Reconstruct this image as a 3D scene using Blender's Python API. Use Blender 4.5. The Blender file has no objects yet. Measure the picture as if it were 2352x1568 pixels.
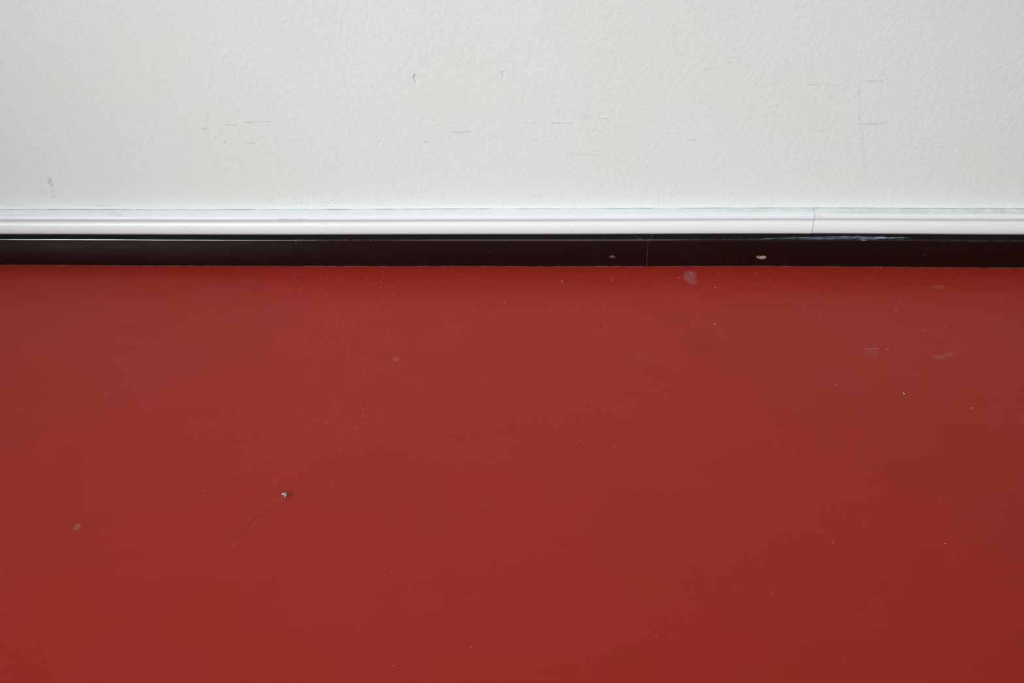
import bpy, bmesh, math, random
from mathutils import Vector, Matrix

random.seed(7)
SC = bpy.context.scene
COL = SC.collection

# ------------------------------------------------------------------ camera
LENS = 35.0
FPX = LENS / 36.0 * 2352.0
CAM = Vector((0.0, -1.01483, 0.66))
PITCH, YAW, ROLL = math.radians(38.0), 0.07937, -0.04174
FW = Vector((-math.sin(YAW) * math.cos(PITCH), math.cos(YAW) * math.cos(PITCH), -math.sin(PITCH)))
_r = FW.cross(Vector((0, 0, 1))).normalized()
_u = _r.cross(FW)
RT = math.cos(ROLL) * _r + math.sin(ROLL) * _u
UP = -math.sin(ROLL) * _r + math.cos(ROLL) * _u
cam_data = bpy.data.cameras.new('camera')
cam_data.lens = LENS
cam_data.sensor_width = 36.0
cam_data.clip_start = 0.01
cam_obj = bpy.data.objects.new('camera', cam_data)
COL.objects.link(cam_obj)
M = Matrix.Identity(4)
for i in range(3):
    M[i][0], M[i][1], M[i][2], M[i][3] = RT[i], UP[i], -FW[i], CAM[i]
cam_obj.matrix_world = M
SC.camera = cam_obj

# ------------------------------------------------------------------ world, lights, exposure
SC.view_settings.view_transform = 'Standard'
SC.view_settings.look = 'None'
SC.view_settings.gamma = 1.0
SC.view_settings.use_curve_mapping = False
SC.view_settings.exposure = 0.0

world = bpy.data.worlds.new('overcast_sky')
SC.world = world
world.use_nodes = True
bg = world.node_tree.nodes['Background']
bg.inputs['Color'].default_value = (0.80, 0.90, 1.0, 1)
bg.inputs['Strength'].default_value = 1.0

# room extents (metres): the wall in view is the plane y = 0, the floor z = 0
X0, X1, YF, ZC = -2.7, 2.9, -2.75, 2.5
WIN_F = (-0.72, 0.50, 0.85, 2.25)         # unseen window added behind the camera: x0, x1, z0, z1
WIN_L = (-2.42, -1.00, 0.85, 2.25)        # the next window along the same wall


def area(name, loc, aim, sx, sy, power, color, spread):
    l = bpy.data.lights.new(name, 'AREA')
    l.shape = 'RECTANGLE'
    l.size, l.size_y, l.energy, l.color = sx, sy, power, color
    l.spread = math.radians(spread)
    o = bpy.data.objects.new(name, l)
    COL.objects.link(o)
    o.location = loc
    o.rotation_euler = (Vector(aim) - Vector(loc)).to_track_quat('-Z', 'Y').to_euler()
    return o


# added lamps standing for daylight at two unseen windows
area('unseen_window_light', (-0.11, YF + 0.02, 1.55), (-0.11, 0.0, 1.2), 1.16, 1.3, 9.5, (0.88, 0.975, 0.985), 180)  # broad fill lamp, added to even out the light on the wall
area('unseen_window_light', (-1.68, YF + 0.36, 1.75), (0.07, -0.24, 0.13), 1.2, 0.8, 7.6, (0.88, 0.975, 0.985), 46)  # beam narrowed and aimed so the light falls off towards the view's edges


# ------------------------------------------------------------------ pixel <-> place helpers
def ray(px, py):
    return (RT * ((px - 1176.0) / FPX) + UP * ((784.0 - py) / FPX) + FW)


def on_floor(px, py):
    d = ray(px, py)
    return CAM + d * (-CAM.z / d.z)


WALL_P = 0.0048          # the wall face stands this far in front of y = 0


def on_wall(px, py, p=WALL_P):
    d = ray(px, py)
    return CAM + d * ((-p - CAM.y) / d.y)


# the wall and its boards are not dead straight: a millimetre or two in and out along their length
_ctl = [(on_floor(px, 611).x, v * -0.00088) for px, v in
        ((0, 0.0), (600, 1.1), (1200, 0.0), (1780, -1.8), (2352, 0.8))]
_ctl = [(X0 - 1, 0.0)] + _ctl + [(X1 + 1, 0.0)]


def sway(x):
    for (a, va), (b, vb) in zip(_ctl, _ctl[1:]):
        if a <= x <= b:
            t = (x - a) / (b - a)
            t = t * t * (3 - 2 * t)
            return va + (vb - va) * t
    return 0.0


# ------------------------------------------------------------------ object helpers
def make_obj(name, bm, mat, parent=None, smooth=None):
    me = bpy.data.meshes.new(name)
    bm.normal_update()
    bm.to_mesh(me)
    bm.free()
    if smooth is not None:
        for p in me.polygons:
            p.use_smooth = True
        me.set_sharp_from_angle(angle=math.radians(smooth))
    for m in (mat.order if isinstance(mat, Cells) else [mat]):
        me.materials.append(m)
    o = bpy.data.objects.new(name, me)
    COL.objects.link(o)
    if parent:
        o.parent = parent
    return o


def empty(name, loc=(0, 0, 0)):
    o = bpy.data.objects.new(name, None)
    o.empty_display_size = 0.1
    COL.objects.link(o)
    o.location = loc
    return o


def tag(o, label=None, cat=None, kind=None, group=None):
    if label:
        o['label'] = label
    if cat:
        o['category'] = cat
    if kind:
        o['kind'] = kind
    if group:
        o['group'] = group
    return o


def box(bm, a, b):
    v = [bm.verts.new((x, y, z)) for x in (a[0], b[0]) for y in (a[1], b[1]) for z in (a[2], b[2])]
    for f in ((0, 1, 3, 2), (4, 6, 7, 5), (0, 4, 5, 1), (2, 3, 7, 6), (0, 2, 6, 4), (1, 5, 7, 3)):
        bm.faces.new([v[i] for i in f])


# ------------------------------------------------------------------ shader helpers
class NT:
    def __init__(self, name):
        self.mat = bpy.data.materials.new(name)
        self.mat.use_nodes = True
        self.t = self.mat.node_tree
        self.bsdf = self.t.nodes['Principled BSDF']
        self.out = self.t.nodes['Material Output']
        self.tc = self.n('ShaderNodeTexCoord')

    def n(self, kind, **kw):
        nd = self.t.nodes.new(kind)
        for k, v in kw.items():
            setattr(nd, k, v)
        return nd

    def put(self, sock, v):
        if isinstance(v, bpy.types.NodeSocket):
            self.t.links.new(v, sock)
        elif v is not None:
            sock.default_value = v

    def math(self, op, a, b=None, c=None, clamp=False):
        m = self.n('ShaderNodeMath', operation=op, use_clamp=clamp)
        for s, v in zip(m.inputs, (a, b, c)):
            self.put(s, v)
        return m.outputs[0]

    def smooth(self, v, lo, hi, a=0.0, b=1.0):
        m = self.n('ShaderNodeMapRange', interpolation_type='SMOOTHSTEP')
        self.put(m.inputs['Value'], v)
        m.inputs['From Min'].default_value = lo
        m.inputs['From Max'].default_value = hi
        m.inputs['To Min'].default_value = a
        m.inputs['To Max'].default_value = b
        return m.outputs['Result']

    def noise(self, vec, scale, detail=2.0, rough=0.5, dim='2D'):
        m = self.n('ShaderNodeTexNoise', noise_dimensions=dim)
        self.put(m.inputs['Vector'], vec)
        m.inputs['Scale'].default_value = scale
        m.inputs['Detail'].default_value = detail
        m.inputs['Roughness'].default_value = rough
        return m.outputs

    def vmath(self, op, a, b=None, s=None):
        m = self.n('ShaderNodeVectorMath', operation=op)
        self.put(m.inputs[0], a)
        if b is not None:
            self.put(m.inputs[1], b)
        if s is not None:
            self.put(m.inputs['Scale'], s)
        return m.outputs[0]

    def mix(self, fac, a, b):
        m = self.n('ShaderNodeMix', data_type='RGBA')
        self.put(m.inputs[0], fac)
        self.put(m.inputs[6], a)
        self.put(m.inputs[7], b)
        return m.outputs[2]

    def bump(self, h, strength, dist, normal=None):
        m = self.n('ShaderNodeBump')
        m.inputs['Strength'].default_value = strength
        m.inputs['Distance'].default_value = dist
        self.put(m.inputs['Height'], h)
        if normal is not None:
            self.put(m.inputs['Normal'], normal)
        return m.outputs['Normal']

    def plane(self, axes):
        """object coordinates laid flat as (a, b, 0), in millimetres"""
        s = self.n('ShaderNodeSeparateXYZ')
        self.put(s.inputs[0], self.tc.outputs['Object'])
        c = self.n('ShaderNodeCombineXYZ')
        self.t.links.new(s.outputs[axes[0]], c.inputs[0])
        self.t.links.new(s.outputs[axes[1]], c.inputs[1])
        return self.vmath('SCALE', c.outputs[0], s=1000.0), s

    def warp(self, vec, scale, amp):
        nz = self.noise(vec, scale, 3.0)
        off = self.vmath('SUBTRACT', nz['Color'], (0.5, 0.5, 0.5))
        return self.vmath('ADD', vec, self.vmath('SCALE', off, s=amp))

    def marks(self, vec, items):
        """items: (cx, cy, angle, half_len, half_width, strength, blob) in mm -> summed mask"""
        tot = None
        for cx, cy, ang, hl, hw, st, blob in items:
            g = self.n('ShaderNodeGroup')
            g.node_tree = MARK_BLOB if blob else MARK_STREAK
            self.t.links.new(vec, g.inputs['Vector'])
            g.inputs['Centre'].default_value = (cx, cy, 0)
            g.inputs['Angle'].default_value = -ang
            g.inputs['Size'].default_value = (1.0 / hl, 1.0 / hw, 0)
            g.inputs['Strength'].default_value = st
            tot = g.outputs[0] if tot is None else self.math('MAXIMUM', tot, g.outputs[0])
        return tot


def mark_group(name, blob):
    t = bpy.data.node_groups.new(name, 'ShaderNodeTree')
    for nm, ty in (('Vector', 'NodeSocketVector'), ('Centre', 'NodeSocketVector'), ('Angle', 'NodeSocketFloat'),
                   ('Size', 'NodeSocketVector'), ('Strength', 'NodeSocketFloat')):
        t.interface.new_socket(nm, in_out='INPUT', socket_type=ty)
    t.interface.new_socket('Mask', in_out='OUTPUT', socket_type='NodeSocketFloat')
    gi, go = t.nodes.new('NodeGroupInput'), t.nodes.new('NodeGroupOutput')
    L = t.links.new

    def nd(k, **kw):
        q = t.nodes.new(k)
        for a, b in kw.items():
            setattr(q, a, b)
        return q
    sub = nd('ShaderNodeVectorMath', operation='SUBTRACT')
    L(gi.outputs['Vector'], sub.inputs[0])
    L(gi.outputs['Centre'], sub.inputs[1])
    rot = nd('ShaderNodeVectorRotate', rotation_type='Z_AXIS')
    L(sub.outputs[0], rot.inputs['Vector'])
    L(gi.outputs['Angle'], rot.inputs['Angle'])
    mul = nd('ShaderNodeVectorMath', operation='MULTIPLY')
    L(rot.outputs[0], mul.inputs[0])
    L(gi.outputs['Size'], mul.inputs[1])

    def fall(sock, lo, hi):
        m = nd('ShaderNodeMapRange', interpolation_type='SMOOTHSTEP')
        L(sock, m.inputs['Value'])
        m.inputs['From Min'].default_value, m.inputs['From Max'].default_value = lo, hi
        m.inputs['To Min'].default_value, m.inputs['To Max'].default_value = 1.0, 0.0
        return m.outputs['Result']
    if blob:
        ln = nd('ShaderNodeVectorMath', operation='LENGTH')
        L(mul.outputs[0], ln.inputs[0])
        a = fall(ln.outputs['Value'], 0.6, 1.1)
        b = None
    else:
        ab = nd('ShaderNodeVectorMath', operation='ABSOLUTE')
        L(mul.outputs[0], ab.inputs[0])
        sp = nd('ShaderNodeSeparateXYZ')
        L(ab.outputs[0], sp.inputs[0])
        a = fall(sp.outputs[0], 0.55, 1.1)
        b = fall(sp.outputs[1], 0.2, 1.2)
    m1 = nd('ShaderNodeMath', operation='MULTIPLY')
    L(a, m1.inputs[0])
    L(gi.outputs['Strength'], m1.inputs[1])
    res = m1.outputs[0]
    if b is not None:
        m2 = nd('ShaderNodeMath', operation='MULTIPLY')
        L(res, m2.inputs[0])
        L(b, m2.inputs[1])
        res = m2.outputs[0]
    L(res, go.inputs[0])
    return t


MARK_STREAK = mark_group('streak_mark', False)
MARK_BLOB = mark_group('blob_mark', True)


on_trim = None


def segs(items, place, axes):
    """((x0,y0,x1,y1), width_px, strength, blob) measured on the photograph -> mm on the surface"""
    out = []
    for (a, b, c, d), w, st, blob in items:
        P, Q = place(a, b), place(c, d)
        m = place((a + c) / 2, (b + d) / 2)
        e = place((a + c) / 2, (b + d) / 2 + 1)
        e2 = place((a + c) / 2 + 1, (b + d) / 2)
        p, q = [(v[axes[0]] * 1000, v[axes[1]] * 1000) for v in (P, Q)]
        horiz = abs(c - a) >= abs(d - b)
        unit = (e - m).length if horiz else (e2 - m).length
        ln = math.hypot(q[0] - p[0], q[1] - p[1])
        ang = math.atan2(q[1] - p[1], q[0] - p[0])
        if place is on_trim:
            unit = 0.00063 * (0.3 if (b + d) / 2 < 499 else 1.0)      # the sloping top is seen foreshortened
        out.append(((p[0] + q[0]) / 2, (p[1] + q[1]) / 2, ang, ln / 2 + 0.2, w / 2 * unit * 1000, st, blob))
    return out


# ------------------------------------------------------------------ measured heights of the trim
def z_at(py, p, px=1176):
    return on_wall(px, py, p).z


P_BLACK, P_TRIM = 0.0275, 0.017
Z_BOARD = 0.0364
TRIM = [(0.0010, 481.0), (0.0030, 483.4), (0.0085, 489.5), (0.0125, 494.5), (0.0146, 499.0), (0.0152, 503.5),
        (0.0148, 505.6), (0.0136, 507.0), (0.0134, 508.6), (0.0136, 511.0), (0.0146, 514.5), (0.0158, 519.0),
        (0.0167, 525.0), (0.0171, 531.0), (0.0168, 535.6), (0.0158, 538.0)]
TRIM = [(p + WALL_P, z_at(py, p + WALL_P)) for p, py in TRIM]
for i in range(1, len(TRIM)):
    if TRIM[i][1] > TRIM[i - 1][1] - 1e-5:
        TRIM[i] = (TRIM[i][0], TRIM[i - 1][1] - 1e-5)
P_REAR = 0.0195                                        # the black board's sloping top runs back to here
BEVEL = 0.62
Z_REAR = Z_BOARD + BEVEL * (P_BLACK - P_REAR)
TRIM.append((P_REAR, min(Z_REAR + 0.0002, TRIM[-1][1] - 0.0002)))

Z_TOP = TRIM[0][1]

# ------------------------------------------------------------------ materials
# A marked surface is drawn in cells: each cell's material carries only the marks that fall in it.
class Cells:
    def __init__(self, build, *lists):
        self.build, self.lists, self.cache, self.order = build, lists, {}, []

    def pick(self, a0, a1, b0, b1, extra=()):
        """material index for the cell spanning a0..a1, b0..b1 (metres)"""
        key = []
        for items in self.lists:
            hit = []
            for i, (cx, cy, ang, hl, hw, st, blob) in enumerate(items):
                c, q = abs(math.cos(ang)), abs(math.sin(ang))
                ha, hb = (c * hl + q * hw) * 1.25 + 1.5, (q * hl + c * hw) * 1.25 + 1.5
                if cx + ha > a0 * 1000 and cx - ha < a1 * 1000 and cy + hb > b0 * 1000 and cy - hb < b1 * 1000:
                    hit.append(i)
            key.append(tuple(hit))
        key = (tuple(key), extra)
        if key not in self.cache:
            self.cache[key] = len(self.order)
            self.order.append(self.build(*[[L[i] for i in k] for L, k in zip(self.lists, key[0])], *extra))
        return self.cache[key]


# white painted wall
WALL_MARKS = [
    ((462, 296, 480, 293), 4, .30, 0), ((513, 286, 548, 286), 2.6, .32, 0), ((555, 280, 590, 279), 2.4, .34, 0),
    ((585, 279, 630, 278), 2, .2, 0), ((370, 305, 412, 304), 2, .14, 0), ((474, 261, 483, 267), 4.5, .24, 0),
    ((486, 276, 490, 280), 4, .16, 0), ((502, 292, 515, 310), 2.5, .17, 0), ((512, 325, 520, 325), 7, .28, 1),
    ((545, 358, 575, 416), 2.4, .2, 0), ((527, 328, 531, 338), 3, .14, 0), ((562, 327, 573, 328), 4, .2, 0),
    ((579, 328, 584, 328), 6, .2, 1),
    ((1033, 304, 1090, 302), 2.8, .36, 0), ((974, 325, 983, 326), 5, .24, 1), ((868, 324, 874, 324), 4, .18, 1),
    ((1256, 282, 1312, 284), 3.2, .30, 0), ((1212, 284, 1242, 283), 2.2, .16, 0), ((1378, 273, 1398, 272), 4, .2, 0),
    ((1212, 320, 1250, 321), 2.4, .18, 0), ((1250, 323, 1290, 323), 2, .12, 0), ((1296, 352, 1340, 353), 2, .2, 0),
    ((1340, 354, 1380, 357), 2, .22, 0), ((1364, 347, 1369, 346), 3.5, .25, 1), ((1582, 322, 1604, 323), 3.5, .2, 0),
    ((1335, 268, 1357, 268), 18, .09, 1), ((1280, 252, 1286, 262), 5, .12, 1),
    ((1620, 161, 1654, 155), 3, .2, 0), ((1658, 142, 1716, 143), 2.4, .14, 0), ((1858, 195, 1880, 197), 5, .22, 0),
    ((1880, 195, 1950, 195), 3, .09, 0), ((1984, 188, 2036, 186), 4.5, .2, 0), ((1966, 286, 2028, 285), 3.2, .32, 0),
    ((2022, 284, 2042, 280), 3, .2, 0), ((1858, 300, 1912, 301), 3, .12, 0), ((1972, 190, 1977, 292), 7, .09, 0),
    ((1978, 290, 1988, 400), 10, .08, 0), ((2120, 330, 2150, 335), 2, .12, 0), ((2152, 336, 2172, 342), 2.4, .34, 0),
    ((949, 171, 955, 189), 3.5, .22, 0), ((1152, 160, 1157, 176), 3.5, .16, 0), ((1142, 177, 1143, 190), 3, .14, 0),  # first streak is a dent's shaded side, put into the wall colour
    ((110, 409, 120, 413), 2.6, .85, 0), ((109, 417, 120, 417), 2.8, .6, 0), ((112, 420, 121, 426), 3, .62, 0),
    ((115, 430, 123, 432), 2.4, .36, 0), ((119, 435, 120, 441), 4, .24, 0), ((117, 450, 128, 451), 4, .28, 0),
    ((118, 455, 123, 454), 4, .2, 0), ((85, 444, 112, 446), 10, .08, 1),
    ((617, 456, 628, 460), 2.4, .3, 0), ((749, 462, 758, 467), 3, .28, 0), ((758, 460, 772, 456), 2.4, .2, 0),
    ((690, 462, 696, 467), 3, .2, 0), ((1228, 450, 1246, 452), 2.6, .24, 0), ((975, 437, 984, 439), 3.5, .2, 0),
    ((770, 385, 778, 383), 5, .2, 1), ((742, 385, 750, 385), 4, .16, 1), ((1240, 396, 1247, 393), 6, .14, 1),
    ((1556, 443, 1566, 444), 4, .16, 0), ((198, 471, 265, 472), 3, .2, 0), ((4, 470, 60, 471), 2.5, .2, 0),
    ((1620, 78, 1628, 80), 4, .1, 1), ((73, 341, 80, 341), 5, .12, 1), ((870, 78, 876, 80), 5, .1, 1),
    ((190, 314, 208, 312), 12, .04, 1), ((150, 312, 166, 314), 12, .05, 1),
]


def build_wall(items, dents, low):
    w = NT('white_wall_paint')
    vec, sep = w.plane((0, 2))
    tone = w.noise(vec, 0.006, 2.0)['Fac']
    base = w.mix(w.smooth(tone, 0.35, 0.65), (0.838, 0.864, 0.828, 1), (0.844, 0.874, 0.856, 1))
    dirt_and_shade = None
    if items:
        dirt_and_shade = w.marks(w.warp(vec, 0.25, 1.6), items)
        brk = w.noise(vec, 0.55, 2.0, 0.6)['Fac']
        dirt_and_shade = w.math('MULTIPLY', dirt_and_shade, w.smooth(brk, 0.28, 0.6, 0.25, 1.0))
    if low:
        # trim paint cut in over the foot of the wall, the dirty hairline where trim meets wall, specks of grime
        zmm = w.math('MULTIPLY', sep.outputs[2], 1000.0)
        sx = w.noise(vec, 0.02, 2.0)['Fac']
        edge = w.math('ADD', zmm, w.math('MULTIPLY', w.math('SUBTRACT', sx, 0.5), 5.0))
        cut_in = w.smooth(edge, Z_TOP * 1000 + 4.5, Z_TOP * 1000 + 8.5, 0.8, 0.0)
        base = w.mix(cut_in, base, (0.868, 0.866, 0.842, 1))
        lx = w.noise(w.vmath('MULTIPLY', vec, (0.05, 1.0, 1.0)), 0.6, 3.0, 0.7)['Fac']
        hair = w.smooth(w.math('ABSOLUTE', w.math('SUBTRACT', zmm, Z_TOP * 1000 + 0.35)), 0.15, 0.6, 1.0, 0.0)
        hair = w.math('MULTIPLY', hair, w.smooth(lx, 0.36, 0.6, 0.25, 0.8))
        spk = w.smooth(w.noise(vec, 0.5, 2.0)['Fac'], 0.64, 0.76, 0.0, 1.0)
        lw = w.smooth(zmm, Z_TOP * 1000 + 8, Z_TOP * 1000 + 30, 1.0, 0.0)
        spk = w.math('MULTIPLY', w.math('MULTIPLY', spk, lw), 0.11)
        more = w.math('MAXIMUM', hair, spk)
        dirt_and_shade = more if dirt_and_shade is None else w.math('MAXIMUM', dirt_and_shade, more)
    if dirt_and_shade is not None:
        base = w.mix(dirt_and_shade, base, (0.10, 0.098, 0.09, 1))
    w.put(w.bsdf.inputs['Base Color'], base)
    w.bsdf.inputs['Roughness'].default_value = 0.55
    w.bsdf.inputs['Specular IOR Level'].default_value = 0.3
    h1 = w.noise(vec, 0.20, 3.0, 0.55)['Fac']
    if dents:
        h1 = w.math('SUBTRACT', h1, w.math('MULTIPLY', w.marks(vec, dents), 2.0))
    w.put(w.bsdf.inputs['Normal'], w.bump(h1, WALL_BUMP, 0.0009))
    return w.mat


WALL_BUMP = 0.5
WALL_CELLS = Cells(build_wall, segs(WALL_MARKS, on_wall, (0, 2)),
                   segs([((953, 170, 957, 190), 12, 1.0, 1), ((1154, 162, 1157, 180), 8, .6, 1)], on_wall, (0, 2)))

# plain white paint for the walls and ceiling out of view
w = NT('plain_white_paint')
n_ = w.noise(w.tc.outputs['Object'], 3.0, 2.0, dim='3D')['Fac']
w.put(w.bsdf.inputs['Base Color'], w.mix(n_, (0.78, 0.78, 0.77, 1), (0.82, 0.82, 0.81, 1)))
w.bsdf.inputs['Roughness'].default_value = 0.6
MAT_PLAIN = w.mat

# the ceiling out of view is a pale grey
w = NT('pale_grey_ceiling_paint')
n_ = w.noise(w.tc.outputs['Object'], 3.0, 2.0, dim='3D')['Fac']
w.put(w.bsdf.inputs['Base Color'], w.mix(n_, (0.66, 0.66, 0.67, 1), (0.72, 0.72, 0.73, 1)))
w.bsdf.inputs['Roughness'].default_value = 0.7
MAT_CEIL = w.mat

# red floor
RED_LIGHT = [
    ((1568, 632, 1600, 636), 30, .42, 1), ((1578, 645, 1602, 650), 12, .3, 1), ((2142, 659, 2170, 659), 11, .22, 1),
    ((2142, 822, 2172, 818), 13, .2, 1), ((2166, 816, 2194, 811), 12, .16, 1), ((1984, 801, 2022, 800), 4, .5, 0),
    ((1984, 812, 2022, 812), 22, .1, 1), ((2032, 801, 2044, 801), 5, .4, 1), ((901, 825, 918, 825), 12, .34, 1),
    ((1462, 821, 1474, 821), 10, .16, 1), ((1455, 927, 1461, 927), 6, .16, 1), ((1436, 952, 1442, 951), 6, .14, 1),
    ((169, 1210, 185, 1210), 17, .36, 1), ((627, 1108, 635, 1108), 8, .25, 1), ((534, 1253, 542, 1249), 3, .34, 0),
    ((534, 1247, 556, 1237), 2, .22, 0), ((1486, 662, 1510, 660), 2.4, .2, 0), ((1508, 660, 1560, 659), 2, .16, 0),
    ((670, 631, 694, 630), 4, .14, 0), ((1108, 1500, 1122, 1504), 2.6, .12, 0), ((1122, 1504, 1152, 1526), 2.4, .08, 0),
    ((1108, 1159, 1120, 1159), 5, .12, 1), ((790, 806, 835, 809), 3, .06, 0), ((2268, 921, 2282, 921), 4, .12, 1),
    ((2052, 1366, 2056, 1366), 6, .06, 1), ((1664, 1460, 1668, 1462), 7, .12, 1), ((1490, 1284, 1500, 1284), 4, .08, 1),
    ((607, 1169, 640, 1142), 2.2, .22, 0), ((618, 1166, 612, 1172), 2.4, .25, 0), ((638, 1143, 650, 1144), 2, .2, 0),
    ((1912, 1245, 1917, 1246), 4, .3, 1), ((187, 806, 236, 813), 3, .05, 0), ((655, 793, 668, 795), 4, .1, 1),
]
RED_DARK = [
    ((562, 1212, 604, 1176), 2.8, .5, 0), ((528, 1246, 566, 1210), 1.8, .38, 0), ((600, 1178, 640, 1143), 1.8, .34, 0),
    ((660, 1136, 679, 1135), 25, .16, 1), ((663, 1136, 676, 1135), 19, .32, 1), ((665, 1137, 674, 1136), 13, .48, 1), ((655, 1126, 672, 1130), 8, .2, 1), ((664, 1148, 672, 1150), 16, .12, 1),  # dent beside the large crumb, with the crumb's soft shadow painted in
    ((1381, 742, 1381, 749), 5, .5, 1), ((1576, 780, 1646, 788), 74, .10, 1), ((190, 1322, 265, 1296), 2.6, .14, 0),
    ((150, 1412, 158, 1340), 5, .10, 0), ((372, 1398, 420, 1345), 2.6, .2, 0), ((244, 1562, 292, 1490), 4, .12, 0),
    ((1042, 1273, 1070, 1273), 4, .14, 0), ((610, 1160, 620, 1130), 2, .12, 0), ((402, 720, 412, 745), 12, .08, 1),
    ((1296, 648, 1300, 645), 5, .5, 1), ((2078, 904, 2082, 906), 7, .4, 1), ((461, 654, 464, 657), 4, .35, 1),  # first two blobs: shadows of the small crumbs, painted into the floor colour
    ((1345, 926, 1352, 932), 8, .12, 1),
]


def build_floor(light, dark):
    w = NT('red_floor_paint')
    vec, sep = w.plane((0, 1))
    cl1 = w.noise(vec, 0.008, 2.0, 0.6)['Fac']
    cl2 = w.noise(w.vmath('MULTIPLY', vec, (0.3, 1.0, 1.0)), 0.06, 3.0, 0.65)['Fac']
    red = w.mix(w.smooth(cl1, 0.35, 0.65), FLOOR_A, FLOOR_B)
    red = w.mix(w.smooth(cl2, 0.3, 0.75, 0.0, 0.25), red, FLOOR_C)
    wv = w.warp(vec, 0.3, 0.7) if light or dark else None
    if light:
        red = w.mix(w.marks(wv, light), red, (0.33, 0.155, 0.165, 1))
    if dark:
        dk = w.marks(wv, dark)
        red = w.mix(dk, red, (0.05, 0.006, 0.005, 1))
        w.put(w.bsdf.inputs['Normal'], w.bump(w.math('MULTIPLY', dk, -1.0), 0.5, 0.0010))
    w.put(w.bsdf.inputs['Base Color'], red)
    w.put(w.bsdf.inputs['Roughness'], w.smooth(cl2, 0.3, 0.7, 0.34, 0.42))
    w.bsdf.inputs['Specular IOR Level'].default_value = 0.15
    return w.mat


FLOOR_A, FLOOR_B, FLOOR_C = (0.336, 0.0245, 0.0120, 1), (0.343, 0.0238, 0.0160, 1), (0.310, 0.0250, 0.0130, 1)
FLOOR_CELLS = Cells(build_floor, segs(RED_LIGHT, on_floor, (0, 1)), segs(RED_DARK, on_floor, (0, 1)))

# white gloss trim
def on_trim(px, py):
    # the profile point seen at this row
    best = min(TRIM, key=lambda t: abs(_row(px, t) - py))
    return on_wall(px, py, best[0])


def _row(px, t):
    v = Vector((on_wall(px, 510, t[0]).x, -t[0], t[1])) - CAM
    return 784 - FPX * v.dot(UP) / v.dot(FW)


CHIPS = [((636, 502, 668, 502), 3.4, .5, 0), ((668, 502, 703, 502), 3.0, .42, 0), ((1869, 491, 1886, 491), 4, .5, 0)]
SMEAR = [((120, 518, 140, 516), 8, .10, 1), ((176, 515, 186, 515), 5, .12, 1), ((264, 519, 276, 519), 5, .07, 1),
         ((314, 517, 330, 517), 7, .10, 1), ((350, 517, 360, 517), 7, .07, 1), ((420, 523, 438, 525), 12, .09, 1),
         ((145, 488, 250, 489), 10, .18, 0), ((235, 493, 300, 487), 9, .22, 0), ((0, 486, 100, 492), 7, .12, 0),
         ((60, 494, 80, 494), 3, .2, 0), ((1372, 530, 1382, 531), 4, .12, 1), ((1013, 496, 1017, 493), 6, .12, 1),
         ((1106, 486, 1108, 483), 3, .5, 0), ((1010, 494, 1012, 498), 3, .12, 0), ((1280, 532, 1282, 533), 2.5, .3, 1),
         ((80, 533, 92, 531), 4, .2, 0), ((1650, 518, 1690, 519), 2, .1, 0), ((2194, 511, 2198, 511), 3, .25, 1)]


def build_trim(chips, smears):
    w = NT('white_gloss_trim')
    vec, sep = w.plane((0, 2))
    wv = w.warp(vec, 0.5, 0.8)
    zmm = w.math('MULTIPLY', sep.outputs[2], 1000.0)
    xmm = w.math('MULTIPLY', sep.outputs[0], 1000.0)
    # dust lying on the sloping top of the strip, thicker towards the right
    ztop = w.smooth(zmm, TRIM[3][1] * 1000 + 0.3, TRIM[1][1] * 1000, 0.0, 1.0)
    xr = w.smooth(xmm, on_wall(1350, 485).x * 1000, on_wall(1750, 485).x * 1000, 0.15, 1.0)
    dn = w.smooth(w.noise(w.vmath('MULTIPLY', vec, (0.12, 1, 1)), 0.5, 3.0, 0.65)['Fac'], 0.35, 0.65, 0.35, 1.0)
    d = w.math('MULTIPLY', w.math('MULTIPLY', ztop, xr), w.math('MULTIPLY', dn, 0.34))
    if smears:
        d = w.math('MAXIMUM', d, w.math('MULTIPLY', w.marks(wv, smears), w.smooth(w.noise(vec, 0.5, 3.0)['Fac'], 0.3, 0.6, 0.3, 1.0)))
    c = w.mix(d, (0.875, 0.865, 0.875, 1), (0.40, 0.39, 0.36, 1))
    if chips:
        c = w.mix(w.math('MULTIPLY', w.marks(wv, chips), w.smooth(w.noise(vec, 0.9, 3.0)['Fac'], 0.3, 0.55, 0.3, 1.0)), c, (0.42, 0.22, 0.18, 1))
    w.put(w.bsdf.inputs['Base Color'], c)
    w.bsdf.inputs['Roughness'].default_value = 0.35
    w.bsdf.inputs['Specular IOR Level'].default_value = 0.4
    w.put(w.bsdf.inputs['Normal'], w.bump(w.noise(w.vmath('MULTIPLY', vec, (0.12, 1, 1)), 0.5, 2.0)['Fac'], 0.25, 0.0006))
    return w.mat


TRIM_CELLS = Cells(build_trim, segs(CHIPS, on_trim, (0, 2)), segs(SMEAR, on_trim, (0, 2)))

# black gloss baseboard
def on_ledge(px, py):
    d = ray(px, py)
    return CAM + d * ((Z_BOARD + BEVEL * (P_BLACK + CAM.y) - CAM.z) / (d.z - BEVEL * d.y))


SCUFF = [((1740, 546.5, 1860, 544), 2.4, .40, 0), ((1800, 545, 1915, 543), 3.6, .50, 0), ((1880, 543, 1990, 541.5), 2.0, .7, 0),
         ((1850, 547, 1985, 545), 3.4, .55, 0), ((1950, 542.5, 2045, 544), 2.2, .85, 0), ((1990, 545, 2088, 546), 2.6, 1.0, 0),
         ((1965, 547, 2060, 546), 3.4, .7, 0), ((1455, 541, 1475, 547), 2.5, .10, 0), ((1460, 549, 1476, 549), 3, .14, 0)]


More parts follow.
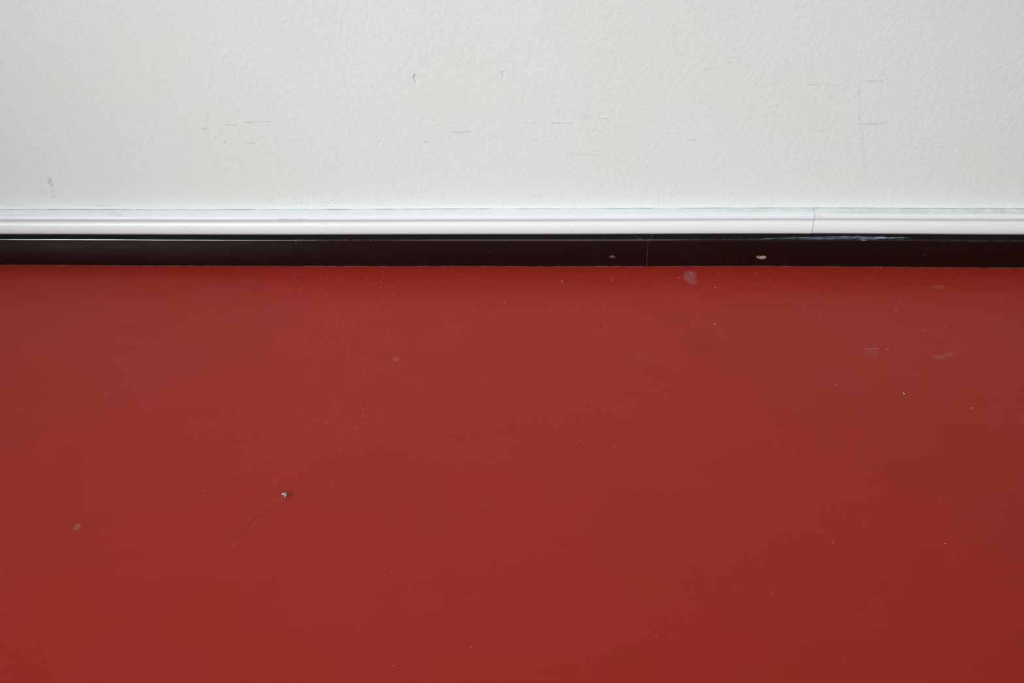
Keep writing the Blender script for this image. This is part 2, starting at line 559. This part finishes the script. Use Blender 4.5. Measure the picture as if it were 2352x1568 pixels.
def build_black(scuffs):
    w = NT('black_gloss_paint')
    vec, sep = w.plane((0, 1))
    worn = w.noise(vec, 0.15, 3.0)['Fac']
    c = w.mix(w.smooth(worn, 0.35, 0.7), (0.0056, 0.0052, 0.0050, 1), (0.0046, 0.0044, 0.0042, 1))
    rough = w.smooth(worn, 0.3, 0.7, 0.09, 0.14)
    if scuffs:
        sc = w.math('MULTIPLY', w.marks(w.warp(vec, 0.12, 1.4), scuffs),
                    w.smooth(w.noise(w.vmath('MULTIPLY', vec, (0.08, 1, 1)), 1.2, 3.0)['Fac'], 0.35, 0.6, 0.15, 1.0))
        sc = w.math('MULTIPLY', sc, w.smooth(sep.outputs[2], Z_BOARD - 0.0008, Z_BOARD + 0.0002))
        c = w.mix(sc, c, (0.26, 0.33, 0.42, 1))
        rough = w.math('ADD', rough, w.math('MULTIPLY', sc, 0.3))
    # grey-green tone along the arris, stronger towards the right
    arr = w.math('MULTIPLY', w.smooth(sep.outputs[2], Z_BOARD - 0.0016, Z_BOARD - 0.0004),
                 w.smooth(sep.outputs[2], Z_BOARD + 0.0003, Z_BOARD + 0.0010, 1.0, 0.0))
    xfade = w.smooth(sep.outputs[0], on_floor(500, 611).x, on_floor(900, 611).x, 0.25, 1.0)
    arr = w.math('MULTIPLY', w.math('MULTIPLY', arr, xfade), w.smooth(worn, 0.3, 0.7, 0.12, 0.45))
    c = w.mix(arr, c, (0.055, 0.06, 0.055, 1))
    w.put(w.bsdf.inputs['Base Color'], c)
    w.put(w.bsdf.inputs['Roughness'], rough)
    w.bsdf.inputs['Specular IOR Level'].default_value = 0.5
    vz, _ = w.plane((0, 2))
    w.put(w.bsdf.inputs['Normal'], w.bump(w.noise(w.vmath('MULTIPLY', vz, (0.08, 1, 1)), 0.25, 2.0)['Fac'], 0.12, 0.0008))
    return w.mat


BLACK_CELLS = Cells(build_black, segs(SCUFF, on_ledge, (0, 1)))


def simple(name, col, rough=0.6, var=0.3, scale=600.0, spec=0.3):
    w = NT(name)
    n_ = w.noise(w.tc.outputs['Object'], scale, 2.0, 0.6, dim='3D')['Fac']
    dk = tuple(k * (1 - var) for k in col) + (1,)
    lt = tuple(min(1.0, k * (1 + var)) for k in col) + (1,)
    w.put(w.bsdf.inputs['Base Color'], w.mix(w.smooth(n_, 0.3, 0.7), dk, lt))
    w.bsdf.inputs['Roughness'].default_value = rough
    w.bsdf.inputs['Specular IOR Level'].default_value = spec
    w.put(w.bsdf.inputs['Normal'], w.bump(n_, 0.3, 0.0003))
    return w.mat


MAT_WOOD = simple('bare_wood', (0.33, 0.25, 0.165), 0.7, 0.3, 900)
MAT_FILL = simple('dried_joint_filler', (0.20, 0.15, 0.105), 0.8, 0.5, 400)
MAT_SEAL = simple('grubby_floor_sealant', (0.085, 0.045, 0.038), 0.8, 0.6, 120)
MAT_NAIL = simple('scraped_nail_metal', (0.10, 0.095, 0.09), 0.5, 0.8, 1500, 0.4)
MAT_GRIT = simple('grey_grit', (0.36, 0.38, 0.39), 0.6, 0.7, 900)
MAT_DUST = simple('pale_dust', (0.72, 0.50, 0.43), 0.9, 0.2, 100)
MAT_FRAME = simple('white_window_frame', (0.80, 0.80, 0.79), 0.4, 0.05, 40)

# ------------------------------------------------------------------ the room shell
# floor slab
bm = bmesh.new()
fx = [X0 - 0.1 + (X1 - X0 + 0.2) * i / 48 for i in range(49)]
fy = [YF - 0.1, -1.2, -0.9] + [-0.8 + 0.08 * i for i in range(11)] + [0.12]
fy = sorted(set(round(v, 4) for v in fy))
top = [[bm.verts.new((x, y, 0.0)) for y in fy] for x in fx]
for i in range(len(fx) - 1):
    for j in range(len(fy) - 1):
        f = bm.faces.new((top[i][j], top[i + 1][j], top[i + 1][j + 1], top[i][j + 1]))
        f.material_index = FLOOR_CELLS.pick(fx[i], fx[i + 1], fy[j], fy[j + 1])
geo = bmesh.ops.extrude_face_region(bm, geom=bm.faces[:])
for v in geo['geom']:
    if isinstance(v, bmesh.types.BMVert):
        v.co.z = -0.05
bmesh.ops.recalc_face_normals(bm, faces=bm.faces[:])
floor = tag(make_obj('floor', bm, FLOOR_CELLS), 'glossy red painted floor with dust, scratches and pale spots', 'floor', 'structure')

# wall in view: a slab whose face follows the slight sway
bm = bmesh.new()
N = 160
zr = [0.0, Z_TOP - 0.003, 0.105, 0.15, 0.20, 0.26, 0.34, ZC]
wx = [X0 + (X1 - X0) * i / N for i in range(N + 1)]
front = [[bm.verts.new((x, sway(x) - WALL_P, z)) for z in zr] for x in wx]
backv = [[bm.verts.new((x, 0.12, z)) for z in (0.0, ZC)] for x in wx]
for i in range(N):
    g = i - i % 4
    for j in range(len(zr) - 1):
        f = bm.faces.new((front[i][j], front[i + 1][j], front[i + 1][j + 1], front[i][j + 1]))
        f.material_index = WALL_CELLS.pick(wx[g], wx[g + 4], zr[j], zr[j + 1], (j == 1,))
    bm.faces.new((backv[i][0], backv[i][1], backv[i + 1][1], backv[i + 1][0]))
    bm.faces.new((front[i][-1], front[i + 1][-1], backv[i + 1][1], backv[i][1]))
    bm.faces.new((front[i][0], backv[i][0], backv[i + 1][0], front[i + 1][0]))
bm.faces.new(front[0] + [backv[0][1], backv[0][0]])
bm.faces.new(front[-1][::-1] + [backv[-1][0], backv[-1][1]])
bmesh.ops.recalc_face_normals(bm, faces=bm.faces[:])
tag(make_obj('wall_back', bm, WALL_CELLS, smooth=30), 'scuffed white plaster wall above the white moulding', 'wall', 'structure')


def wall_with_windows(name, a0, a1, face, back, holes, label):
    """a wall running along x with rectangular window openings"""
    bm = bmesh.new()
    at = a0
    for h0, h1, z0, z1 in sorted(holes):
        box(bm, (at, back, 0), (h0, face, ZC))
        box(bm, (h0, back, 0), (h1, face, z0))
        box(bm, (h0, back, z1), (h1, face, ZC))
        at = h1
    box(bm, (at, back, 0), (a1, face, ZC))
    return tag(make_obj(name, bm, MAT_PLAIN), label, 'wall', 'structure')


wall_with_windows('wall_front', X0, X1, YF, YF - 0.12, (WIN_F, WIN_L), 'white wall with two windows facing the scuffed wall')
bm = bmesh.new()
box(bm, (X0 - 0.12, YF, 0), (X0, 0.0, ZC))
tag(make_obj('wall_left', bm, MAT_PLAIN), 'plain white side wall at the left', 'wall', 'structure')
bm = bmesh.new()
box(bm, (X1, YF, 0), (X1 + 0.12, 0.0, ZC))
tag(make_obj('wall_right', bm, MAT_PLAIN), 'plain white side wall at the right', 'wall', 'structure')
bm = bmesh.new()
box(bm, (X0 - 0.1, YF - 0.1, ZC), (X1 + 0.1, 0.12, ZC + 0.1))
tag(make_obj('ceiling', bm, MAT_CEIL), 'pale grey ceiling of the room', 'ceiling', 'structure')


def window(name, along, face, hole, label):
    h0, h1, z0, z1 = hole
    root = tag(empty(name, ((h0 + h1) / 2, face, z0) if along == 'x' else (face, (h0 + h1) / 2, z0)), label, 'window', 'structure')
    t, d = 0.045, (-0.10, -0.03)

    def bar(nm, s0, s1, b0, b1):
        bm = bmesh.new()
        if along == 'x':
            box(bm, (s0, face + d[0], b0), (s1, face + d[1], b1))
        else:
            box(bm, (face + d[0], s0, b0), (face + d[1], s1, b1))
        o = make_obj(nm, bm, MAT_FRAME, root)
        o.matrix_parent_inverse = Matrix.Translation(-root.location)
    bar('frame_jamb', h0, h0 + t, z0, z1)
    bar('frame_jamb', h1 - t, h1, z0, z1)
    bar('frame_sill', h0 + t, h1 - t, z0, z0 + t)
    bar('frame_head', h0 + t, h1 - t, z1 - t, z1)
    bar('mullion', (h0 + h1) / 2 - 0.02, (h0 + h1) / 2 + 0.02, z0 + t, z1 - t)


window('added_window_1', 'x', YF, WIN_F, 'added unseen white framed window straight across from the scuffed wall')
window('window_2', 'x', YF, WIN_L, 'white framed window further left in the facing wall')


# ------------------------------------------------------------------ boards along the foot of the wall
def sweep(name, prof, x0, x1, mat, parent, end0=None, end1=None, dz=0.0, smooth=40, step=0.02):
    """closed profile of (protrusion, z) run from x0 to x1; end0/end1 give each profile point its own cut offset"""
    bm = bmesh.new()
    n = max(2, int((x1 - x0) / step))
    k = len(prof)
    cols = []
    for i in range(n + 1):
        x = x0 + (x1 - x0) * i / n
        col = []
        for j, (p, z) in enumerate(prof):
            xx = x
            if i == 0 and end0:
                xx += end0[j]
            if i == n and end1:
                xx += end1[j]
            col.append(bm.verts.new((xx, -p + sway(xx), z + dz)))
        cols.append(col)
    for a, b in zip(cols, cols[1:]):
        for j in range(k):
            q = (j + 1) % k
            f = bm.faces.new((a[j], a[q], b[q], b[j]))
            g = math.floor(a[0].co.x / 0.08) * 0.08
            f.material_index = mat.pick(min(g, a[0].co.x) - 0.005, max(g + 0.08, b[0].co.x) + 0.005, -9, 9)
    bm.faces.new(cols[0][::-1])
    bm.faces.new(cols[-1])
    bmesh.ops.recalc_face_normals(bm, faces=bm.faces[:])
    return make_obj(name, bm, mat, parent, smooth=smooth)


# black baseboard, two lengths met in a slanting joint
base_root = tag(empty('baseboard_back'), 'glossy black baseboard between red floor and white moulding', 'baseboard', 'structure')
R = 0.0040
PHI = math.pi / 2 - math.atan(BEVEL)
bprof = [(0.0005, 0.0), (0.0005, Z_REAR - 0.0002), (P_REAR - 0.001, Z_REAR - 0.0002), (P_REAR, Z_REAR), (P_REAR + 0.003, Z_REAR - BEVEL * 0.003)]
for k in range(9):
    a = PHI * (1 - k / 8)
    bprof.append((P_BLACK - R + R * math.cos(a), Z_BOARD - R * math.tan(PHI / 2) + R * math.sin(a)))
bprof += [(P_BLACK, Z_BOARD - R - 0.0015), (P_BLACK, 0.0003), (P_BLACK - 0.0002, 0.0)]
xf = on_wall(1486.5, 580, P_BLACK).x                  # joint on the face
xb = on_ledge(1499, 539).x                            # joint at the back of the ledge
pb = -on_ledge(1499, 539).y
slope = (xb - xf) / (P_BLACK - pb)
cut = [slope * (P_BLACK - p) for p, z in bprof]
GAP = 0.0007
jig = [0.0002 * math.sin(j * 2.1) for j in range(len(bprof))]
sweep('board', bprof, X0, xf - GAP / 2, BLACK_CELLS, base_root, None, [c + j for c, j in zip(cut, jig)])
right_board = sweep('board', bprof, xf + GAP / 2, X1, BLACK_CELLS, base_root, [c + j for c, j in zip(cut, jig)], None, dz=0.0)
# filler showing in the joint
fprof = [(p - 0.0003 if p > 0.001 else p, z - 0.0003 if z > 0.001 else z) for p, z in bprof]
bm = bmesh.new()
vl = [bm.verts.new((xf - GAP / 2 - 0.0002 + c, -p + sway(xf), z)) for (p, z), c in zip(fprof, cut)]
vr = [bm.verts.new((xf + GAP / 2 + 0.0002 + c, -p + sway(xf), z)) for (p, z), c in zip(fprof, cut)]
for j in range(len(vl)):
    q = (j + 1) % len(vl)
    bm.faces.new((vl[j], vl[q], vr[q], vr[j]))
bm.faces.new(vl[::-1])
bm.faces.new(vr)
bmesh.ops.recalc_face_normals(bm, faces=bm.faces[:])
tag(make_obj('joint_filler', bm, MAT_FILL, base_root), 'pale filler line in the joint of the black boards')

# a thin grubby line of sealant where board meets floor
bm = bmesh.new()
n = 700
prev = None
for i in range(n + 1):
    x = X0 + (X1 - X0) * i / n
    y = -P_BLACK + sway(x)
    hgt = 0.00035 + 0.00015 * math.sin(x * 37) + 0.0003 * random.random() ** 3
    dep = 0.0005 + 0.0002 * math.sin(x * 23 + 1) + 0.0004 * random.random() ** 3
    cur = [bm.verts.new((x, y + 0.0004, 0.0)), bm.verts.new((x, y + 0.0004, hgt)), bm.verts.new((x, y - dep * 0.5, hgt * 0.8)), bm.verts.new((x, y - dep, 0.0))]
    if prev:
        for k in range(4):
            bm.faces.new((prev[k], cur[k], cur[(k + 1) % 4], prev[(k + 1) % 4]))
    prev = cur
bmesh.ops.recalc_face_normals(bm, faces=bm.faces[:])
tag(make_obj('sealant_line', bm, MAT_SEAL, base_root), 'thin grubby sealant line along the floor edge')


def flake(name, pts, proud, mat, parent, label, place):
    """a small irregular chip: outline in photo pixels laid on its surface and given thickness"""
    bm = bmesh.new()
    P = [place(a, b) for a, b in pts]
    cen = sum(P, Vector()) / len(P)
    rim = [bm.verts.new((v.x, v.y + sway(v.x), v.z)) for v in P]
    top = []
    for v in P:
        q = v.lerp(cen, 0.35)
        top.append(bm.verts.new((q.x, q.y + sway(q.x) - proud, q.z)))
    c = bm.verts.new((cen.x, cen.y + sway(cen.x) - proud * random.uniform(.6, 1.2), cen.z))
    n = len(P)
    for i in range(n):
        j = (i + 1) % n
        bm.faces.new((rim[i], rim[j], top[j], top[i]))
        bm.faces.new((top[i], top[j], c))
    bmesh.ops.recalc_face_normals(bm, faces=bm.faces[:])
    return tag(make_obj(name, bm, mat, parent), label)


face = lambda a, b: on_wall(a, b, P_BLACK)
flake('wood_chip', [(1743, 593), (1748, 589.5), (1754, 588.5), (1759, 590), (1762, 592.6), (1757, 596), (1750, 597), (1744, 596)],
      0.0004, MAT_WOOD, right_board, 'bare tan wood where black paint has chipped', face)
flake('wood_chip', [(1737, 593), (1740, 589.6), (1746, 588.7), (1743, 592), (1741, 595.5)],
      0.0003, MAT_WOOD, right_board, 'small bare wood chip beside the larger one', face)
for i, pts in enumerate(([(1403, 590), (1405, 587), (1409, 586.5), (1411, 589.5), (1409, 592.5), (1406, 593.5)],
                         [(1398, 588.8), (1402, 589), (1405, 592.5), (1402, 592.2)],
                         [(1409, 588.5), (1414, 590.5), (1413.5, 592.5), (1409.5, 591)])):
    flake('nail_head', pts, 0.0004, MAT_NAIL, base_root, 'scraped grey nail head in the black board', face)
flake('paint_chip', [(1977, 552.6), (1984, 551.6), (1992, 551.8), (1990, 553.4), (1980, 553.6)], 0.0003,
      MAT_WOOD, right_board, 'tiny pale chip on the upper edge', face)
for a, b, s in ((680, 553, 1.6), (679, 559, 1.2), (1125, 577.5, 1.8), (852, 553, 1.2), (862, 552.6, 1.2), (648, 597.5, 1.1),
                (1282, 551.5, 1.2), (1588, 551.6, 1.3), (1900, 549.5, 1.4), (2122, 584.5, 1.4), (2199, 552, 1.4), (1154, 604.5, 1.2)):
    flake('paint_speck', [(a - s, b), (a, b - s * .7), (a + s, b + .2), (a, b + s * .7)], 0.0002, MAT_NAIL, base_root,
          'tiny pale speck on the black paint', face)

# white moulding, two lengths with a cracked joint
trim_root = tag(empty('trim_1'), 'white grooved moulding strip along the top of the black baseboard', 'moulding', 'structure')
tprof = [(WALL_P, TRIM[-1][1]), (WALL_P, Z_TOP - 0.0003)] + TRIM
tprof = [(p, z) for p, z in tprof]
ends = []
for p, z in tprof:
    t = (z - Z_BOARD) / (Z_TOP - Z_BOARD)
    ends.append(0.0022 * (t - 0.5) + (0.0004 if 0.35 < t < 0.7 else 0) + random.uniform(-0.0002, 0.0002))
xt = on_wall(1865.5, 512, 0.014).x
sweep('moulding', tprof, X0, xt - 0.0003, TRIM_CELLS, trim_root, None, [e + random.uniform(-.00015, .0001) for e in ends], smooth=55)
sweep('moulding', tprof, xt + 0.0003, X1, TRIM_CELLS, trim_root, ends, None, dz=0.0004, smooth=55)


# ------------------------------------------------------------------ grit lying on the floor
def lump(bm, c, r, seed, squash=(1, 1, 0.6), sub=2, rough=0.35):
    rnd = random.Random(seed)
    res = bmesh.ops.create_icosphere(bm, subdivisions=sub, radius=1.0)
    ph = [rnd.uniform(0, 6.28) for _ in range(6)]
    for v in res['verts']:
        k = 1 + rough * (math.sin(3.1 * v.co.x + ph[0]) * math.sin(2.7 * v.co.y + ph[1]) + 0.6 * math.sin(5.3 * v.co.z + ph[2]) * math.sin(4.9 * v.co.x + ph[3]))
        k += rnd.uniform(-.08, .08)
        v.co = Vector((c[0] + v.co.x * r * k * squash[0], c[1] + v.co.y * r * k * squash[1], c[2] + v.co.z * r * k * squash[2]))


def grit(px, py, parts, label, mat=MAT_GRIT):
    g = on_floor(px, py)
    bm = bmesh.new()
    for i, (dx, dy, r) in enumerate(parts):
        lump(bm, (dx, dy, r * 0.42), r, i + int(px), (1, 0.9, 0.6))
    lo = min(v.co.z for v in bm.verts)
    for v in bm.verts:
        v.co.z -= lo
    o = make_obj('grit_crumb', bm, mat, smooth=50)
    o.location = (g.x, g.y, -0.0001)
    return tag(o, label, 'grit', group='grit crumbs on the red floor')


grit(654, 1136.5, [(-0.0014, 0.0005, 0.0013), (0.0006, 0.0003, 0.0016), (0.0016, -0.0006, 0.0012), (0.0010, -0.0024, 0.0010)],
     'lumpy grey grit crumb at the end of the dark scratch in the floor')
grit(1291.5, 647, [(0, 0, 0.0009), (0.0007, 0.0004, 0.0007)], 'tiny grey grit crumb on the floor close to the black baseboard')
grit(2075, 904.5, [(0, 0, 0.0010), (0.0008, -0.0005, 0.0008)], 'small grey grit crumb on the bare right-hand side of the floor')

# dust: pale specks, thickest by the baseboard and in one swept patch
bm = bmesh.new()


def speck(px, py, r):
    c = on_floor(px, py)
    lim = -P_BLACK + sway(c.x) - r - 0.0008
    if c.y > lim:
        c.y = lim
    a = random.uniform(0, 3.14)
    e = random.uniform(0.6, 1.0)
    ca, sa = math.cos(a), math.sin(a)
    q = []
    for i in range(5):
        t = 2 * math.pi * i / 5
        u, v = r * math.cos(t) * random.uniform(.8, 1.2), r * e * math.sin(t) * random.uniform(.8, 1.2)
        q.append(bm.verts.new((c.x + u * ca - v * sa, c.y + u * sa + v * ca, 0.0)))
    top = bm.verts.new((c.x, c.y, r * 0.8))
    for i in range(5):
        bm.faces.new((q[i], q[(i + 1) % 5], top))


def rr(big=0.0):
    return random.choice((0.00017, 0.0002, 0.0002, 0.00026, 0.00034)) + big


for _ in range(560):                                  # swept patch
    t = random.random()
    py = 616 + 400 * t ** 1.15
    px = 785 + random.gauss(0, 78) - 25 * math.sin(t * 5)
    if px < 540 or px > 930:
        continue
    speck(px, py, rr() * random.uniform(0.7, 1.05))
for _ in range(210):                                  # along the baseboard
    px = random.uniform(560, 2352)
    speck(px, 614 + abs(random.gauss(0, 48)), rr() * random.uniform(.7, 1.1))
for _ in range(90):
    speck(random.uniform(500, 2340), 614 + abs(random.gauss(0, 130)), rr())
for _ in range(70):
    speck(random.uniform(900, 1350), random.uniform(615, 900), rr() * 0.9)
for _ in range(36):
    speck(random.uniform(0, 2352), random.uniform(620, 1560), rr())
for _ in range(240):                                  # beyond the sides of the view
    x = random.choice((random.uniform(X0 + .05, -0.85), random.uniform(0.75, X1 - .05)))
    c = Vector((x, -0.03 - abs(random.gauss(0, 0.09)), 0))
    v = c - CAM
    speck(1176 + FPX * v.dot(RT) / v.dot(FW), 784 - FPX * v.dot(UP) / v.dot(FW), rr())
for px, py, r in ((147, 611.5, .0008), (1640.5, 744.7, .0008), (1922.5, 881.8, .0007), (2231, 936.7, .0007), (1406.5, 643, .0007),
                  (1643, 660.5, .0007), (1587.5, 626.5, .0007), (1559.5, 637, .0006), (1653, 696, .0006), (1587, 755, .0005),
                  (1158, 661.5, .0006), (1159, 694.5, .0006), (1126, 720, .0005), (1025, 740, .0005), (1091, 618, .0006),
                  (1528, 904, .0004), (241.5, 903, .0005), (52, 698.5, .0005), (124, 721, .0004), (216.5, 616, .0004),
                  (2058, 712, .0006), (2023, 612.5, .0006), (1805, 690, .0005), (966, 884, .0005), (1107, 848, .0004), (1117, 878, .0004),
                  (714, 989.5, .0005), (790, 967, .0004), (782, 1036, .0004), (466, 1127, .00045), (257, 1075, .0003), (320, 1158, .0004),
                  (332, 1119, .0004), (1333, 1012, .0005), (1411, 1026, .0004), (1475, 1355, .0003), (823, 1447, .0003), (1912, 1245.5, .0006),
                  (1892, 1219, .0004), (2171, 1247.5, .0005), (2160, 1152, .0004), (1983, 1201, .0004), (1822, 1040, .0004), (496, 1472, .0003),
                  (697, 1472, .0003), (1507, 1458, .0004), (1886, 721.5, .0006), (1907, 753, .0006), (2170, 750, .0005), (2118, 761, .0005),
                  (2212, 755.5, .0004), (1806, 721.5, .0005), (691, 664, .0005), (788, 742, .0005), (1757, 754, .0005), (1737, 629, .0005)):
    speck(px, py, r * 0.95)
tag(make_obj('floor_dust', bm, MAT_DUST), 'pale dust specks scattered over the red floor along the baseboard', 'dust', 'stuff')
